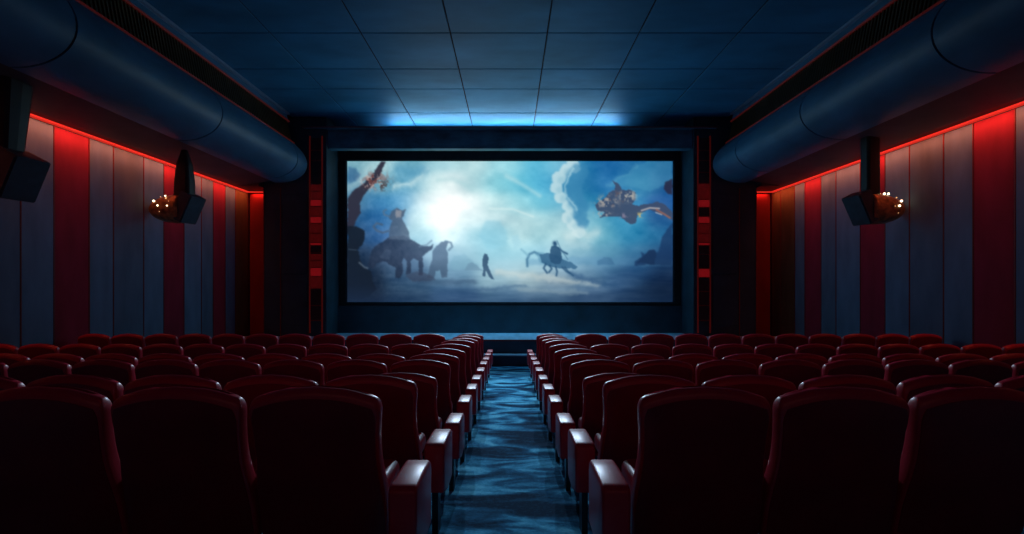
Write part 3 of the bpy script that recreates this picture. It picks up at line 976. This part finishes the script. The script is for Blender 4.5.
def speaker(name_label, s, loc_, bracket, glints=True, scale=1.0):
    """s=-1 hangs on the left wall; local +x' points into the room"""
    t = empty('wall_speaker', loc_, name_label, 'speaker')
    # front cabinet slab: thin box tipped downwards, facing the seats and the room
    fr = Matrix.Rotation(-s * math.radians(0), 4, 'Z')
    hw_ = 0.16 if glints else 0.23
    bm = bmesh.new(); box(bm, -hw_, hw_, -0.24, 0.26, -0.34, 0.34)
    bmesh.ops.bevel(bm, geom=bm.edges[:], offset=0.015, segments=2, affect='EDGES')
    rot = Matrix.Rotation(-s * math.radians(26), 4, 'Y')
    rotz = Matrix.Rotation(-s * math.radians(-8), 4, 'Z')
    bmesh.ops.transform(bm, matrix=Matrix.Scale(scale, 4) @ rotz @ rot, verts=bm.verts[:])
    cab = obj('cabinet', bm, M['cabinet'], t)
    bm = bmesh.new(); box(bm, -hw_ + 0.02, hw_ - 0.02, -0.252, -0.236, -0.31, 0.31)
    bmesh.ops.transform(bm, matrix=Matrix.Scale(scale, 4) @ rotz @ rot, verts=bm.verts[:])
    obj('grille_cloth', bm, M['cabinet'], cab)
    # rounded brass rear housing reaching to the wall
    bm = bmesh.new()
    N, K = 28, 10
    rings = []
    for k in range(K + 1):
        u = k / K
        xx = 0.10 + 0.78 * u
        ry = 0.30 * math.sqrt(max(0.0, 1 - (u * 0.97) ** 2.6)) + 0.01
        rz = 0.335 * math.sqrt(max(0.0, 1 - (u * 0.97) ** 2.2)) + 0.01
        rings.append([bm.verts.new((s * xx, ry * math.cos(2 * PI * i / N), rz * math.sin(2 * PI * i / N) - 0.02 - 0.02 * u)) for i in range(N)])
    for r0, r1 in zip(rings, rings[1:]):
        for i in range(N):
            j = (i + 1) % N
            bm.faces.new((r0[i], r0[j], r1[j], r1[i]))
    bm.faces.new(rings[0]); bm.faces.new(rings[-1][::-1])
    bmesh.ops.transform(bm, matrix=Matrix.Scale(scale, 4), verts=bm.verts[:])
    hs = obj('housing', bm, M['brass'] if glints else M['black'], t, smooth=True)
    # hanging bracket up to the bulkhead
    bm = bmesh.new()
    zt = bracket['top']; w0 = bracket['w0']; w1 = bracket['w1']; bx = bracket['x']
    rings = []
    prof = bracket.get('prof', [(0, 1.0), (0.35, 0.95), (0.7, 0.75), (0.9, 0.45), (1, 0.3)])
    zb = bracket.get('zb', 0.28)
    for (u, k) in prof:
        z = zb + (zt - zb) * u
        w = w0 * k
        rings.append([bm.verts.new((bx + w * math.copysign(abs(math.cos(2 * PI * i / 16)) ** .5, math.cos(2 * PI * i / 16)),
                                    w1 * k * math.copysign(abs(math.sin(2 * PI * i / 16)) ** .5, math.sin(2 * PI * i / 16)), z)) for i in range(16)])
    for r0, r1 in zip(rings, rings[1:]):
        for i in range(16):
            j = (i + 1) % 16
            bm.faces.new((r0[i], r0[j], r1[j], r1[i]))
    bm.faces.new(rings[0]); bm.faces.new(rings[-1][::-1])
    obj('bracket', bm, M['black'], t, smooth=False)
    if glints:
        for (bx_, bz_, rr, hot) in glints:
            # glowing beads added as glints, on the housing side turned to the seats
            u = (abs(bx_) - 0.10) / 0.78
            ry = 0.30 * math.sqrt(max(0.0, 1 - (u * 0.97) ** 2.6))
            rz = 0.335 * math.sqrt(max(0.0, 1 - (u * 0.97) ** 2.2))
            c = max(0.0, 1 - (min(0.98, abs((bz_ + 0.02) / max(rz, 0.05)))) ** 2)
            yy = -ry * math.sqrt(c) - rr * 0.4
            bm = bmesh.new(); prim_sphere(bm, (s * abs(bx_), yy, bz_), rr * 0.66)
            obj('glint', bm, M['glint'] if hot else M['glint_dim'], t, smooth=True)
    return t


def at(x, y, d):
    return Vector(((x - 510) * d / F, d, Z((285 - y) * d / F)))


pL = at(188, 208, 12.2)
speaker('navy-faced wall speaker with brass housing and tiny warm glints, on the left wall', -1, pL,
        dict(top=Z(3.22) - pL.z, w0=0.20, w1=0.18, x=-0.08),
        [(0.70, 0.14, 0.036, True), (0.50, 0.28, 0.026, True), (0.16, 0.30, 0.036, True), (0.54, 0.02, 0.028, True), (0.30, 0.01, 0.022, True),
         (0.62, 0.26, 0.016, False), (0.38, 0.20, 0.03, False), (0.50, -0.12, 0.016, False), (0.28, 0.12, 0.014, False)])
pR = at(862, 208, 11.2)
speaker('navy-faced wall speaker with brass housing and tiny warm glints, on the right wall', 1, pR,
        dict(top=Z(3.30) - pR.z, w0=0.15, w1=0.15, x=0.18, prof=[(0, 1.0), (0.5, 1.0), (1, 1.0)]),
        [(0.44, 0.30, 0.034, True), (0.53, 0.30, 0.034, True), (0.76, 0.13, 0.036, True), (0.63, 0.01, 0.034, True),
         (0.26, 0.28, 0.020, False), (0.72, 0.22, 0.020, False), (0.36, 0.30, 0.014, False), (0.62, -0.14, 0.018, False), (0.52, 0.0, 0.014, False)])
pN = at(14, 174, 8.1)
speaker('large near-black speaker cropped by the left edge under the bulkhead', -1, pN,
        dict(top=Z(3.22) - pN.z, w0=0.33, w1=0.26, x=-0.22, prof=[(0, 0.75), (0.3, 0.85), (0.7, 1.0), (1, 1.1)], zb=0.15),
        None, scale=1.05)

# ------------------------------------------------------------------ lamps
def area(name, loc_, rot, sx, sy, energy, color, spread=180):
    l = bpy.data.lights.new(name, 'AREA'); l.shape = 'RECTANGLE'; l.size = sx; l.size_y = sy
    l.energy = energy; l.color = color; l.spread = math.radians(spread)
    o = bpy.data.objects.new(name, l); o.location = loc_; o.rotation_euler = rot
    link(o)
    return o


for s in (-1, 1):
    # red cove lamps: long tubes washing down the panels
    area('cove_light', (s * 8.44, 8.5, Z(3.04)), (0, s * math.radians(-30), 0), 0.05, 16.4, 92, (1.0, 0.135, 0.055), 150)
    area('cove_light', (s * 8.25, 16.83, Z(3.04)), (math.radians(25), 0, 0), 0.55, 0.04, 2.2, (1.0, 0.06, 0.04), 120)
# blue-white lamp in the cove above the screen
area('cove_light', (-0.2, 17.30, Z(5.06)), (math.radians(180 + 60), 0, 0), 7.6, 0.08, 90, (0.30, 0.68, 1.0), 120)
# unseen blue fill added behind the header beam to brighten stage and lower wall
area('added_stage_fill', (0, 16.90, Z(4.85)), (0, 0, 0), 8.0, 0.12, 85, (0.14, 0.52, 0.85), 62)
# three unseen spots added under the header lip to brighten aisle and middle seats
for k in range(3):
    l = bpy.data.lights.new('added_spot', 'SPOT'); l.energy = 1050; l.color = (0.58, 0.77, 1.0)
    l.spot_size = math.radians(74); l.spot_blend = 1.0; l.shadow_soft_size = 0.0
    o = bpy.data.objects.new('added_spot', l); o.location = (-1.5 + 1.5 * k, 16.12, Z(4.9))
    o.rotation_euler = (math.radians(-54), 0, 0)
    link(o)

# faint reddish fill added at the rear to lift the dark seat backs
area('added_rear_fill', (0, -1.6, Z(2.6)), (math.radians(62), 0, 0), 7.0, 0.6, 5.5, (1.0, 0.30, 0.28))

w = bpy.data.worlds.new('world'); w.use_nodes = True
w.node_tree.nodes['Background'].inputs[0].default_value = (0.002, 0.004, 0.008, 1)
scene.world = w

# ------------------------------------------------------------------ camera
cam = bpy.data.cameras.new('camera')
cam.sensor_fit = 'HORIZONTAL'; cam.sensor_width = 36
cam.lens = F / 1024 * 36
cam.shift_x = 2 / 1024
cam.shift_y = 18 / 1024
cam.clip_start = 0.05; cam.clip_end = 200
co_ = bpy.data.objects.new('camera', cam)
co_.location = (0, 0, CZ); co_.rotation_euler = (PI / 2, 0, 0)
link(co_)
scene.camera = co_

scene.view_settings.view_transform = 'Standard'
scene.view_settings.look = 'None'
scene.view_settings.exposure = 0
scene.view_settings.gamma = 1
scene.view_settings.use_curve_mapping = False
